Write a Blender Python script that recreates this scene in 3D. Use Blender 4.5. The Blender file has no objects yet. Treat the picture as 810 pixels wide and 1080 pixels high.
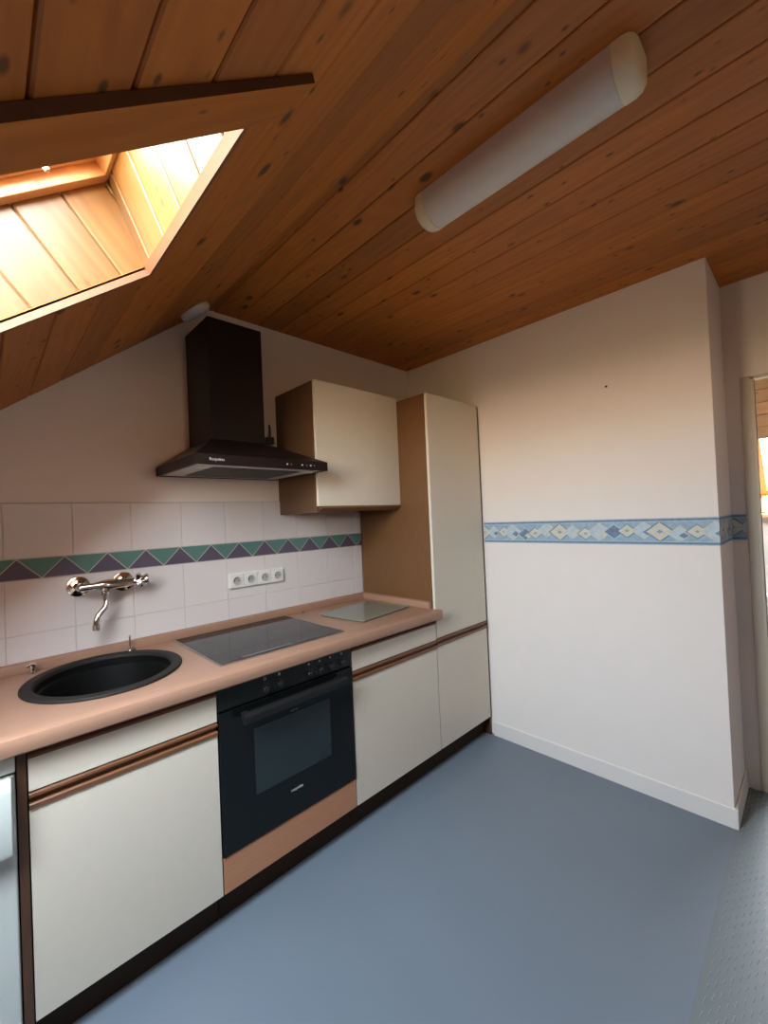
import bpy, math, random
from mathutils import Vector, Matrix
random.seed(7)
C = bpy.context.scene.collection
SC = bpy.context.scene
PI = math.pi
SL = 0.7947                      # rise of the roof slope per metre
XF, ZC = 0.264, 2.4646           # fold line and flat ceiling height
def slope_z(x): return ZC - SL * (XF - x)
_l = math.hypot(1, SL)
SD = Vector((1/_l, 0, SL/_l))    # up the slope
SNU = Vector((-SL/_l, 0, 1/_l))  # slope normal, outwards / up
FOLD = Vector((XF, 0, ZC))

# ------------------------------------------------------------------ camera
cy, cp, cr, cf = 0.768204790, 0.0124957720, -0.0436628827, 439.377710
f = Vector((math.sin(cy)*math.cos(cp), math.cos(cy)*math.cos(cp), math.sin(cp)))
rt = Vector((math.cos(cy), -math.sin(cy), 0)); up = rt.cross(f)
r2 = rt*math.cos(cr) + up*math.sin(cr); u2 = -rt*math.sin(cr) + up*math.cos(cr)
cam = bpy.data.cameras.new('camera'); co = bpy.data.objects.new('camera', cam); C.objects.link(co)
m = Matrix((r2, u2, -f)).transposed().to_4x4(); m.translation = Vector((-0.57134, -2.06363, 1.39387))
co.matrix_world = m
cam.sensor_fit = 'VERTICAL'; cam.sensor_height = 24.0; cam.lens = cf/1080*24.0
cam.clip_start = 0.02; cam.clip_end = 200
SC.camera = co

# ------------------------------------------------------------------ exposure, sky
SC.view_settings.view_transform = 'Standard'; SC.view_settings.look = 'None'
SC.view_settings.gamma = 1.0; SC.view_settings.use_curve_mapping = False
SC.view_settings.exposure = 3.05
w = bpy.data.worlds.new('sky'); SC.world = w; w.use_nodes = True
nt = w.node_tree; nt.nodes.clear()
tc = nt.nodes.new('ShaderNodeTexCoord'); sx = nt.nodes.new('ShaderNodeSeparateXYZ')
cr_ = nt.nodes.new('ShaderNodeValToRGB'); bg = nt.nodes.new('ShaderNodeBackground'); wo = nt.nodes.new('ShaderNodeOutputWorld')
mp = nt.nodes.new('ShaderNodeMapRange'); mp.inputs[1].default_value = -1; mp.inputs[2].default_value = 1
nt.links.new(tc.outputs['Generated'], sx.inputs[0]); nt.links.new(sx.outputs[2], mp.inputs[0])
nt.links.new(mp.outputs[0], cr_.inputs[0]); nt.links.new(cr_.outputs[0], bg.inputs[0]); nt.links.new(bg.outputs[0], wo.inputs[0])
e = cr_.color_ramp.elements
e[0].position = 0.0; e[0].color = (.16, .14, .08, 1)
e[1].position = 1.0; e[1].color = (.72, .84, 1.0, 1)
for p, c in ((.46, (.40, .30, .17, 1)), (.476, (1.15, .80, .50, 1)), (.52, (1.15, .86, .58, 1)), (.56, (.98, 1.0, 1.02, 1))):
    q = e.new(p); q.color = c
bg.inputs[1].default_value = 6.6
SC.cycles.use_denoising = True
SC.cycles.max_bounces = 12; SC.cycles.diffuse_bounces = 8; SC.cycles.glossy_bounces = 4
SC.cycles.transparent_max_bounces = 8
SC.cycles.sample_clamp_indirect = 8.0
SC.cycles.caustics_reflective = False; SC.cycles.caustics_refractive = False

def portal(name, centre, normal_in, ydir, sx_, sy_):
    l = bpy.data.lights.new(name, 'AREA'); l.shape = 'RECTANGLE'; l.size = sx_; l.size_y = sy_
    l.cycles.is_portal = True
    o = bpy.data.objects.new(name, l); C.objects.link(o)
    z = -Vector(normal_in).normalized(); y = Vector(ydir).normalized(); x = y.cross(z)
    mm = Matrix((x, y, z)).transposed().to_4x4(); mm.translation = Vector(centre); o.matrix_world = mm

# skylight openings on the left roof slope: x range, y range
SKX = (-1.27, -0.238)
SKYS = [(-1.418, -0.862)]
RIGHT_SLOPE_X0, RIGHT_SLOPE_X1 = 3.05, 4.5   # far room
for (ya, yb) in SKYS:
    a = Vector((SKX[0], 0, slope_z(SKX[0]))); b = Vector((SKX[1]-.05, 0, slope_z(SKX[1]-.05)))
    c0 = (a+b)/2 + SNU*.36; c0.y = (ya+yb)/2
    portal('sky_portal', c0, -SNU, SD, (yb-ya), (b-a).length+.1)

# ------------------------------------------------------------------ node helpers / materials
def mat(name, col, rough=.5, metal=0., noise=.05, scale=8., stretch=(1, 1, 1), bump=0., bscale=60., coat=0., trans=0., spec=.5):
    m = bpy.data.materials.new(name); m.use_nodes = True; n = m.node_tree.nodes; L = m.node_tree.links
    b = n['Principled BSDF']; b.inputs['Roughness'].default_value = rough; b.inputs['Metallic'].default_value = metal
    b.inputs['Coat Weight'].default_value = coat; b.inputs['Transmission Weight'].default_value = trans
    b.inputs['Specular IOR Level'].default_value = spec
    t = n.new('ShaderNodeTexCoord'); mp = n.new('ShaderNodeMapping'); mp.inputs['Scale'].default_value = stretch
    nz = n.new('ShaderNodeTexNoise'); nz.inputs['Scale'].default_value = scale; nz.inputs['Detail'].default_value = 4
    L.new(t.outputs['Object'], mp.inputs[0]); L.new(mp.outputs[0], nz.inputs[0])
    mx = n.new('ShaderNodeMix'); mx.data_type = 'RGBA'
    mx.inputs[6].default_value = (*[max(0, c*(1-noise)) for c in col], 1); mx.inputs[7].default_value = (*[min(1, c*(1+noise)) for c in col], 1)
    L.new(nz.outputs[0], mx.inputs[0]); L.new(mx.outputs[2], b.inputs['Base Color'])
    if bump:
        nb = n.new('ShaderNodeTexNoise'); nb.inputs['Scale'].default_value = bscale; nb.inputs['Detail'].default_value = 3
        L.new(mp.outputs[0], nb.inputs[0])
        bm_ = n.new('ShaderNodeBump'); bm_.inputs['Strength'].default_value = bump; bm_.inputs['Distance'].default_value = .002
        L.new(nb.outputs[0], bm_.inputs['Height']); L.new(bm_.outputs[0], b.inputs['Normal'])
    return m

def pine(name, ca, cb, knot, width, rough=.45, rot_uv=False):
    """knotty pine boards; UV x runs across the boards, UV y along them, in metres"""
    m = bpy.data.materials.new(name); m.use_nodes = True; n = m.node_tree.nodes; L = m.node_tree.links
    b = n['Principled BSDF']; b.inputs['Roughness'].default_value = rough
    uv = n.new('ShaderNodeUVMap'); uv.uv_map = 'UVMap'
    sp = n.new('ShaderNodeSeparateXYZ'); L.new(uv.outputs[0], sp.inputs[0])
    def M(op, a, b_=None):
        q = n.new('ShaderNodeMath'); q.operation = op
        for i, v in enumerate((a, b_)):
            if v is None: continue
            if isinstance(v, (int, float)): q.inputs[i].default_value = v
            else: L.new(v, q.inputs[i])
        return q.outputs[0]
    idx = M('FLOOR', M('DIVIDE', sp.outputs[0], width))
    wn = n.new('ShaderNodeTexWhiteNoise'); wn.noise_dimensions = '1D'; L.new(idx, wn.inputs['W'])
    off = M('MULTIPLY', wn.outputs['Value'], 37.0)
    # grain: stretched distorted noise + cathedral rings
    cb1 = n.new('ShaderNodeCombineXYZ')
    L.new(M('ADD', M('MULTIPLY', sp.outputs[0], 38.0), off), cb1.inputs[0]); L.new(M('MULTIPLY', sp.outputs[1], 2.2), cb1.inputs[1]); L.new(off, cb1.inputs[2])
    nz = n.new('ShaderNodeTexNoise'); nz.inputs['Scale'].default_value = 1.0; nz.inputs['Detail'].default_value = 5; nz.inputs['Distortion'].default_value = 1.2
    L.new(cb1.outputs[0], nz.inputs[0])
    cb2 = n.new('ShaderNodeCombineXYZ')
    L.new(M('ADD', M('MULTIPLY', sp.outputs[0], 9.0), off), cb2.inputs[0]); L.new(M('MULTIPLY', sp.outputs[1], 1.1), cb2.inputs[1]); L.new(off, cb2.inputs[2])
    n2 = n.new('ShaderNodeTexNoise'); n2.inputs['Scale'].default_value = 1.0; n2.inputs['Detail'].default_value = 1
    L.new(cb2.outputs[0], n2.inputs[0])
    rings = M('SINE', M('MULTIPLY', n2.outputs[0], 55.0))
    g = M('ADD', M('MULTIPLY', nz.outputs[0], .75), M('MULTIPLY', M('ADD', rings, 1.0), .12))
    mx = n.new('ShaderNodeMix'); mx.data_type = 'RGBA'; mx.inputs[6].default_value = (*ca, 1); mx.inputs[7].default_value = (*cb, 1)
    L.new(g, mx.inputs[0])
    hs = n.new('ShaderNodeHueSaturation'); L.new(mx.outputs[2], hs.inputs['Color'])
    L.new(M('ADD', M('MULTIPLY', wn.outputs['Value'], .34), .83), hs.inputs['Value'])
    # knots
    cb3 = n.new('ShaderNodeCombineXYZ')
    L.new(M('ADD', M('MULTIPLY', sp.outputs[0], 9.5), M('MULTIPLY', idx, 5.31)), cb3.inputs[0]); L.new(M('MULTIPLY', sp.outputs[1], 5.0), cb3.inputs[1]); L.new(off, cb3.inputs[2])
    vo = n.new('ShaderNodeTexVoronoi'); vo.inputs['Scale'].default_value = 1.0; L.new(cb3.outputs[0], vo.inputs[0])
    nk = n.new('ShaderNodeTexNoise'); nk.inputs['Scale'].default_value = 2.0; L.new(cb3.outputs[0], nk.inputs[0])
    rr = n.new('ShaderNodeMapRange'); rr.inputs[1].default_value = .07; rr.inputs[2].default_value = .15; rr.inputs[3].default_value = 1; rr.inputs[4].default_value = 0
    L.new(M('ADD', vo.outputs['Distance'], M('MULTIPLY', M('SUBTRACT', nk.outputs[0], .5), .12)), rr.inputs[0])
    mk = n.new('ShaderNodeMix'); mk.data_type = 'RGBA'; mk.inputs[7].default_value = (*knot, 1)
    v2 = n.new('ShaderNodeTexVoronoi'); v2.inputs['Scale'].default_value = 2.3; L.new(cb3.outputs[0], v2.inputs[0])
    r3 = n.new('ShaderNodeMapRange'); r3.inputs[1].default_value = .06; r3.inputs[2].default_value = .15; r3.inputs[3].default_value = .75; r3.inputs[4].default_value = 0
    L.new(M('ADD', v2.outputs['Distance'], M('MULTIPLY', M('SUBTRACT', nk.outputs[0], .5), .25)), r3.inputs[0])
    L.new(M('MAXIMUM', M('MULTIPLY', rr.outputs[0], .85), r3.outputs[0]), mk.inputs[0]); L.new(hs.outputs[0], mk.inputs[6]); L.new(mk.outputs[2], b.inputs['Base Color'])
    bu = n.new('ShaderNodeBump'); bu.inputs['Strength'].default_value = .15; bu.inputs['Distance'].default_value = .001
    L.new(g, bu.inputs['Height']); L.new(bu.outputs[0], b.inputs['Normal'])
    return m

PINE_C = pine('ceiling_pine', (.57, .19, .025), (.34, .098, .012), (.03, .010, .003), .12, .55)
PINE_S = pine('slope_pine', (.57, .19, .025), (.34, .098, .012), (.03, .010, .003), .124, .55)
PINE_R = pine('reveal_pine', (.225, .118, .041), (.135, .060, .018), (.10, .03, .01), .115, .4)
WALL = mat('wall_paint', (.79, .74, .71), .85, noise=.02, bump=.06, bscale=160)
WHITE = mat('white_paint', (.72, .71, .69), .45, noise=.02)
BASEW = mat('baseboard_paint', (.72, .69, .67), .6, noise=.02)
CREAM = mat('cream_laminate', (.64, .585, .485), .35, noise=.03, scale=30)
PLINTH = mat('near_black_plinth_board', (.034, .019, .010), .6, noise=.3, scale=30, stretch=(.35, 5, 5), spec=.2)
BROWN = mat('dark_walnut_laminate', (.07, .031, .013), .45, noise=.35, scale=30, stretch=(5, 5, .35))
OAK = mat('brown_oak_laminate', (.145, .066, .023), .4, noise=.3, scale=45, stretch=(5, 5, .25))
OAKD = mat('dark_oak_laminate', (.105, .052, .024), .4, noise=.3, scale=45, stretch=(5, 5, .25))
RAILW = mat('red_brown_wood', (.16, .064, .028), .32, noise=.3, scale=30, stretch=(.3, 5, 5))
RAILD = mat('dark_brown_wood_and_shade', (.06, .022, .012), .4, noise=.3, scale=30, stretch=(.3, 5, 5))
BEECH = mat('beech_worktop', (.33, .185, .122), .38, noise=.10, scale=26, stretch=(.25, 3, 3))
BLACKG = mat('black_glass', (.005, .006, .006), .08, noise=.1, spec=.4)
BLACKE = mat('black_enamel', (.007, .009, .009), .3, noise=.1)
BLACKM = mat('black_metal', (.007, .007, .008), .42, noise=.1)
HOODM = mat('dark_brown_metal', (.009, .004, .0035), .42, noise=.1, spec=.3)
HOODT = mat('bronze_edge_metal', (.16, .085, .055), .35, noise=.1)
OVENW = mat('oven_window_glass', (.016, .028, .028), .05, noise=.15, spec=.7)
GREYM = mat('grey_filter_metal', (.62, .57, .53), .45, .2, noise=.1)
CHROME = mat('chrome', (.70, .66, .62), .12, 1., noise=.02)
STEEL = mat('brushed_steel', (.55, .55, .55), .3, 1., noise=.05)
GRANITE = mat('black_granite_composite', (.018, .0145, .013), .6, noise=.4, scale=400, spec=.2)
GRANITB = mat('black_bowl_composite', (.003, .003, .003), .6, noise=.4, scale=400, spec=.15)
TILE = mat('white_glazed_tile', (.70, .655, .65), .34, noise=.025, scale=5, spec=.35)
GROUT = mat('grout', (.56, .51, .49), .8, noise=.05)
TGREEN = mat('green_glazed_tile', (.10, .215, .185), .25, noise=.12, scale=12)
TPURP = mat('purple_glazed_tile', (.105, .085, .13), .25, noise=.12, scale=12)
TLINE = mat('pale_tile_line', (.42, .42, .38), .4)
PLAST = mat('white_plastic', (.74, .73, .70), .3, noise=.01)
PLASTW = mat('grey_white_plastic', (.42, .40, .38), .4)
PLASTD = mat('dark_hole', (.03, .03, .03), .5)
FRIDGE = mat('fridge_white_enamel', (.54, .575, .54), .42, noise=.01)
PLATEG = mat('green_grey_glass', (.19, .20, .155), .1, noise=.12, scale=6, spec=.6)
LAMPP = mat('lamp_diffuser_plastic', (.74, .70, .63), .4, noise=.03, scale=12)
LAMPC = mat('lamp_end_cap_plastic', (.88, .80, .58), .4, noise=.03)
MARK = mat('pale_print', (.55, .55, .52), .4)
MARKD = mat('dim_grey_print', (.10, .105, .105), .4)
FRAMEW = mat('window_pine_frame', (.62, .36, .18), .35, noise=.15, scale=20, stretch=(1, .2, 1))
TRIMW = mat('opening_trim_pine', (.22, .10, .055), .5, noise=.2, scale=30, stretch=(1, .2, 1))
JAMB = mat('door_jamb_paint', (.54, .49, .41), .5, noise=.03)
JAMBG = mat('grey_green_seal', (.20, .22, .18), .5)
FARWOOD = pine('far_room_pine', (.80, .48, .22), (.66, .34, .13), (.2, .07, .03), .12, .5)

def glass_mat():
    m = bpy.data.materials.new('window_glass'); m.use_nodes = True; n = m.node_tree.nodes; L = m.node_tree.links
    n.clear(); o = n.new('ShaderNodeOutputMaterial'); mx = n.new('ShaderNodeMixShader'); t = n.new('ShaderNodeBsdfTransparent'); g = n.new('ShaderNodeBsdfGlossy')
    g.inputs['Roughness'].default_value = .02; mx.inputs[0].default_value = .07
    nz = n.new('ShaderNodeTexNoise'); nz.inputs['Scale'].default_value = 3; mr = n.new('ShaderNodeMix'); mr.data_type = 'RGBA'
    mr.inputs[6].default_value = (.93, .95, .94, 1); mr.inputs[7].default_value = (.96, .97, .96, 1)
    L.new(nz.outputs[0], mr.inputs[0]); L.new(mr.outputs[2], t.inputs[0])
    L.new(t.outputs[0], mx.inputs[1]); L.new(g.outputs[0], mx.inputs[2]); L.new(mx.outputs[0], o.inputs[0])
    return m
GLASS = glass_mat()

def floor_mat():
    m = bpy.data.materials.new('blue_grey_vinyl'); m.use_nodes = True; n = m.node_tree.nodes; L = m.node_tree.links
    b = n['Principled BSDF']
    g = n.new('ShaderNodeNewGeometry'); nz = n.new('ShaderNodeTexNoise'); nz.inputs['Scale'].default_value = 2.5; nz.inputs['Detail'].default_value = 3
    nf = n.new('ShaderNodeTexNoise'); nf.inputs['Scale'].default_value = 120; L.new(g.outputs['Position'], nz.inputs[0]); L.new(g.outputs['Position'], nf.inputs[0])
    mx = n.new('ShaderNodeMix'); mx.data_type = 'RGBA'; mx.inputs[6].default_value = (.137, .172, .212, 1); mx.inputs[7].default_value = (.165, .202, .246, 1)
    L.new(nz.outputs[0], mx.inputs[0]); L.new(mx.outputs[2], b.inputs['Base Color'])
    rr = n.new('ShaderNodeMapRange'); rr.inputs[3].default_value = .36; rr.inputs[4].default_value = .46; L.new(nf.outputs[0], rr.inputs[0]); L.new(rr.outputs[0], b.inputs['Roughness'])
    return m
FLOOR = floor_mat()
RUNNER = mat('grey_green_studded_vinyl', (.145, .175, .185), .42, noise=.06, scale=3)
STUD = mat('studded_vinyl_ribs', (.26, .29, .29), .3, noise=.06)

# ------------------------------------------------------------------ mesh builder
class MB:
    def __init__(s): s.v = []; s.f = []; s.m = []; s.uv = []
    def face(s, pts, mi=0, uv=None):
        i = len(s.v); s.v += [tuple(p) for p in pts]; s.f.append(tuple(range(i, i+len(pts)))); s.m.append(mi)
        s.uv.append(uv if uv else [(0, 0)]*len(pts)); return s
    def box(s, a, b, mi=0):
        (x0, y0, z0), (x1, y1, z1) = a, b
        x0, x1 = sorted((x0, x1)); y0, y1 = sorted((y0, y1)); z0, z1 = sorted((z0, z1))
        i = len(s.v)
        s.v += [(x0,y0,z0),(x1,y0,z0),(x1,y1,z0),(x0,y1,z0),(x0,y0,z1),(x1,y0,z1),(x1,y1,z1),(x0,y1,z1)]
        for q in ((3,2,1,0),(4,5,6,7),(0,1,5,4),(1,2,6,5),(2,3,7,6),(3,0,4,7)):
            s.f.append(tuple(i+k for k in q)); s.m.append(mi); s.uv.append([(s.v[i+k][0]+s.v[i+k][1], s.v[i+k][2]) for k in q])
        return s
    def obox(s, o, ax, ay, az, mi=0, uvs=None):
        "box from corner o along three vectors"
        i = len(s.v); o = Vector(o); ax = Vector(ax); ay = Vector(ay); az = Vector(az)
        P = [o, o+ax, o+ax+ay, o+ay, o+az, o+ax+az, o+ax+ay+az, o+ay+az]; s.v += [tuple(p) for p in P]
        lx, ly, lz = ax.length, ay.length, az.length
        L = [(0,0,0),(lx,0,0),(lx,ly,0),(0,ly,0),(0,0,lz),(lx,0,lz),(lx,ly,lz),(0,ly,lz)]
        for q in ((3,2,1,0),(4,5,6,7),(0,1,5,4),(1,2,6,5),(2,3,7,6),(3,0,4,7)):
            s.f.append(tuple(i+k for k in q)); s.m.append(mi); s.uv.append([(L[k][1]*.999+L[k][2]+.013, L[k][0]) for k in q])
        return s
    def prism(s, prof, axis, a, b, mi=0, cap=True):
        "extrude a closed 2D profile along axis 'x','y' or 'z' from a to b"
        def P(p, t): return {'x': (t, p[0], p[1]), 'y': (p[0], t, p[1]), 'z': (p[0], p[1], t)}[axis]
        i = len(s.v); n = len(prof)
        s.v += [P(p, a) for p in prof] + [P(p, b) for p in prof]
        for k in range(n):
            j = (k+1) % n; s.f.append((i+k, i+j, i+n+j, i+n+k)); s.m.append(mi); s.uv.append([(0,a),(0.05,a),(0.05,b),(0,b)])
        if cap:
            s.f.append(tuple(range(i+n-1, i-1, -1))); s.m.append(mi); s.uv.append([(0, 0)]*n)
            s.f.append(tuple(range(i+n, i+2*n))); s.m.append(mi); s.uv.append([(0, 0)]*n)
        return s
    def loops(s, rings, mi=0, closed=True, cap0=False, cap1=False):
        "rings: lists of points of equal length, bridged in order"
        i = len(s.v); n = len(rings[0])
        for r in rings: s.v += [tuple(p) for p in r]
        for a in range(len(rings)-1):
            for k in range(n if closed else n-1):
                j = (k+1) % n; s.f.append((i+a*n+k, i+a*n+j, i+(a+1)*n+j, i+(a+1)*n+k)); s.m.append(mi); s.uv.append([(0, 0)]*4)
        if cap0: s.f.append(tuple(range(i+n-1, i-1, -1))); s.m.append(mi); s.uv.append([(0, 0)]*n)
        if cap1: b = i+(len(rings)-1)*n; s.f.append(tuple(range(b, b+n))); s.m.append(mi); s.uv.append([(0, 0)]*n)
        return s
    def lathe(s, c, prof, axis='z', n=32, mi=0, cap0=True, cap1=True, sx=1, sy=1):
        "prof: (radius, height) pairs"
        c = Vector(c); rings = []
        if isinstance(axis, str): az = {'x': Vector((1,0,0)), 'y': Vector((0,1,0)), 'z': Vector((0,0,1)), '-y': Vector((0,-1,0))}[axis]
        else: az = Vector(axis).normalized()
        t = Vector((1, 0, 0)) if abs(az.x) < .9 else Vector((0, 1, 0)); ax = t - az*t.dot(az); ax.normalize(); ay = az.cross(ax)
        for r, h in prof: rings.append([c + az*h + ax*(r*sx*math.cos(2*PI*k/n)) + ay*(r*sy*math.sin(2*PI*k/n)) for k in range(n)])
        return s.loops(rings, mi, True, cap0, cap1)
    def tube(s, pts, r, n=14, mi=0, cap=True):
        P = [Vector(p) for p in pts]; R = r if isinstance(r, (list, tuple)) else [r]*len(P); rings = []; prev = None
        for k, p in enumerate(P):
            d = (P[min(k+1, len(P)-1)] - P[max(k-1, 0)]).normalized()
            if prev is None: t = Vector((0, 0, 1)) if abs(d.z) < .9 else Vector((1, 0, 0)); a = (t - d*t.dot(d)).normalized()
            else: a = (prev - d*prev.dot(d)).normalized()
            prev = a; b = d.cross(a)
            rings.append([p + a*(R[k]*math.cos(2*PI*q/n)) + b*(R[k]*math.sin(2*PI*q/n)) for q in range(n)])
        return s.loops(rings, mi, True, cap, cap)
    def build(s, name, mats, parent=None, bevel=0, smooth=False, kind=None, seg=2):
        me = bpy.data.meshes.new(name); me.from_pydata(s.v, [], s.f)
        if not isinstance(mats, (list, tuple)): mats = [mats]
        for q in mats: me.materials.append(q)
        me.polygons.foreach_set('material_index', s.m)
        ul = me.uv_layers.new(name='UVMap'); k = 0
        for fu in s.uv:
            for u in fu: ul.data[k].uv = u; k += 1
        me.validate(); me.update()
        import bmesh
        bm = bmesh.new(); bm.from_mesh(me)
        bmesh.ops.remove_doubles(bm, verts=bm.verts, dist=1e-5)
        bmesh.ops.recalc_face_normals(bm, faces=bm.faces); bm.to_mesh(me); bm.free()
        o = bpy.data.objects.new(name, me); C.objects.link(o)
        if parent is not None: o.parent = parent; o.matrix_parent_inverse = Matrix.Translation(-parent.location)
        if bevel:
            bv = o.modifiers.new('Bevel', 'BEVEL'); bv.width = bevel; bv.segments = seg; bv.limit_method = 'ANGLE'; bv.angle_limit = .7
        if smooth or bevel:
            me.polygons.foreach_set('use_smooth', [True]*len(me.polygons)); me.set_sharp_from_angle(angle=math.radians(32))
            if bevel: o.modifiers['Bevel'].harden_normals = True
        if kind: o['kind'] = kind
        return o

def thing(name, label, cat, loc, group=None):
    o = bpy.data.objects.new(name, None); o.empty_display_size = .1; o.location = loc; C.objects.link(o); return tag(o, label, cat, group)
def tag(o, label, cat, group=None):
    o['label'] = label; o['category'] = cat
    if group: o['group'] = group
    return o
def struct(name, mb, mats, **k): return mb.build(name, mats, kind='structure', **k)
def text_mesh(name, txt, size, mat_, parent, loc, rot, extr=.0004):
    cu = bpy.data.curves.new(name, 'FONT'); cu.body = txt; cu.size = size; cu.extrude = extr; cu.align_x = 'CENTER'; cu.align_y = 'CENTER'
    t = bpy.data.objects.new(name, cu); C.objects.link(t)
    bpy.context.view_layer.update()
    me = bpy.data.meshes.new_from_object(t.evaluated_get(bpy.context.evaluated_depsgraph_get())); bpy.data.objects.remove(t)
    me.materials.clear(); me.materials.append(mat_)
    o = bpy.data.objects.new(name, me); C.objects.link(o)
    o.matrix_world = Matrix.Translation(Vector(loc)) @ Matrix(rot).to_4x4() if not isinstance(rot, (tuple,)) else Matrix.Translation(Vector(loc)) @ __import__('mathutils').Euler(rot).to_matrix().to_4x4()
    mw = o.matrix_world.copy(); o.parent = parent; o.matrix_parent_inverse = Matrix.Translation(-parent.location); o.matrix_world = mw
    return o

def planks(mb, O, A, B, N, rects, width, groove=.004, depth=.006, cham=.003, mi=0, phase=0.):
    """tongue-and-groove boards. O origin, A across, B along, N into the room; rects (a0,a1,b0,b1)."""
    O, A, B, N = Vector(O), Vector(A), Vector(B), Vector(N)
    for (a0, a1, b0, b1) in rects:
        pr = []      # (a, height) profile; the room face is height 0, grooves go to -depth
        k = math.floor((a0-phase)/width)-1
        while k*width+phase < a1+width:
            g = k*width+phase
            pr += [(g-groove/2-cham, 0), (g-groove/2, -cham*.8), (g-groove/2, -depth), (g+groove/2, -depth), (g+groove/2, -cham*.8), (g+groove/2+cham, 0)]
            k += 1
        cl = []
        for (p, q) in zip(pr, pr[1:]):
            if q[0] <= a0 or p[0] >= a1: continue
            def at(t): return p[1] if q[0] == p[0] else p[1]+(q[1]-p[1])*(t-p[0])/(q[0]-p[0])
            lo, hi = max(p[0], a0), min(q[0], a1)
            cl.append(((lo, at(lo)), (hi, at(hi))) if q[0] != p[0] else (p, q))
        for (p, q) in cl:
            P = [O+A*p[0]+B*b0+N*p[1], O+A*q[0]+B*b0+N*q[1], O+A*q[0]+B*b1+N*q[1], O+A*p[0]+B*b1+N*p[1]]
            up_, uq = p[0]-phase, q[0]-phase
            mb.face(P, mi, [(up_, b0), (uq, b0), (uq, b1), (up_, b1)])

# ================================================================== SETTING
XL, YB = -1.72, -4.2              # left knee wall, rear wall
XW, YE, XD = 1.7194, -1.773, 2.10   # right wall, its end, doorway wall
struct('floor', MB().box((XL-.1, YE, -.1), (XD+3.2, .1, 0)).box((XL-.1, YB-.1, -.1), (XD+3.2, YE, -.0005)), FLOOR)
ru = MB().box((XL, YB, -.0004), (XD+.12, YE-.0005, .0012), 0)
yy = YE-.02; row = 0               # short raised ribs in offset rows
while yy > -2.75:
    n_ = 0
    while 0.35+n_*.046 < XD+.1:
        x = .35+n_*.046+(row % 2)*.023; c = Vector((x, yy, .0012))
        d = Vector((1, -.12, 0))*.012; t = Vector((.12, 1, 0))*.0016
        lo = [c-d-t, c+d-t, c+d+t, c-d+t]; hi = [c+(q-c)*.6+Vector((0, 0, .0016)) for q in lo]
        ru.loops([lo, hi], 1, True, False, True)
        n_ += 1
    yy -= .016; row += 1
struct('floor_hallway', ru, [RUNNER, STUD])

# walls
kz = slope_z(XL)
wb = MB()
wb.prism([(XL-.1, -.1), (XW+.5, -.1), (XW+.5, ZC+.12), (XF, ZC+.12), (XL-.1, slope_z(XL-.1)+.12)], 'y', 0, .12)
struct('wall_back', wb, WALL)
struct('wall_left', MB().box((XL-.12, YB, -.1), (XL, .05, kz+.1)), WALL)
RX0, RX1, RZ0, RZ1 = .24, .62, 1.64, 2.04     # unseen window behind the camera, added to brighten the upper walls
wr = MB().box((XL-.1, YB-.12, -.1), (RX0, YB, RZ0)).prism([(XL-.1, RZ0), (RX0, RZ0), (RX0, slope_z(RX0)+.12), (XL-.1, slope_z(XL-.1)+.12)], 'y', YB-.12, YB)
wr.prism([(RX0, RZ1), (RX1, RZ1), (RX1, ZC+.12), (XF, ZC+.12), (RX0, slope_z(RX0)+.12)], 'y', YB-.12, YB)
wr.box((RX0, YB-.12, -.1), (RX1, YB, RZ0)).box((RX1, YB-.12, -.1), (XD+3.2, YB, ZC+.12))
struct('wall_rear', wr, WALL)
w2 = MB().box((RX0, YB-.10, RZ0), (RX0+.06, YB-.04, RZ1)).box((RX1-.06, YB-.10, RZ0), (RX1, YB-.04, RZ1)).box((RX0+.06, YB-.10, RZ0), (RX1-.06, YB-.04, RZ0+.06)).box((RX0+.06, YB-.10, RZ1-.06), (RX1-.06, YB-.04, RZ1))
w2o = struct('window_2', w2, FRAMEW, bevel=.003)
MB().box((RX0+.05, YB-.074, RZ0+.05), (RX1-.05, YB-.070, RZ1-.05)).build('pane', GLASS, w2o)
portal('sky_portal_fill_window', ((RX0+RX1)/2, YB-.14, (RZ0+RZ1)/2), (0, 1, 0), (0, 0, 1), RX1-RX0, RZ1-RZ0)
struct('wall_right', MB().box((XW, YE, 0), (XD+.12, .1, ZC+.02)), WALL, bevel=.004)
DY0, DY1, DZ = -2.66, -1.868, 1.992    # door opening
XT = XD+.04
wd = MB().box((XD, DY1, 0), (XT, YE, ZC+.02)).box((XD, YB, 0), (XT, DY0, ZC+.02)).box((XD, DY0, DZ), (XT, DY1, ZC+.02))
struct('wall_doorway', wd, WALL)

# ceiling, flat part
cm = MB(); planks(cm, (0, 0, ZC), (1, 0, 0), (0, 1, 0), (0, 0, -1), [(XF, XW, YB, 0), (XW, XD, YB, YE)], .12, phase=.05)
cm.box((XF, YB, ZC+.012), (XD, .05, ZC+.06), 0)
struct('ceiling', cm, PINE_C)
# sloped part with the skylight openings; s measured down the slope from the fold
s_top = (SKX[1]-XF)*_l; s_bot = (SKX[0]-XF)*_l; s_end = (XL-XF)*_l
sm = MB(); rects = [(s_top, 0, YB, 0), (s_end, s_bot, YB, 0)]
ys = sorted([YB] + [q for ab in SKYS for q in ab] + [0])
for k in range(0, len(ys), 2): rects.append((s_bot, s_top, ys[k], ys[k+1]))
planks(sm, FOLD, SD, (0, 1, 0), -SNU, rects, .124, phase=(-.43-XF)*_l)
for (a0, a1, b0, b1) in rects:
    sm.obox(FOLD+SD*a0+Vector((0, b0, 0))+SNU*.012, SD*(a1-a0), Vector((0, b1-b0, 0)), SNU*.006)
struct('ceiling_slope', sm, PINE_S)
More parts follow.
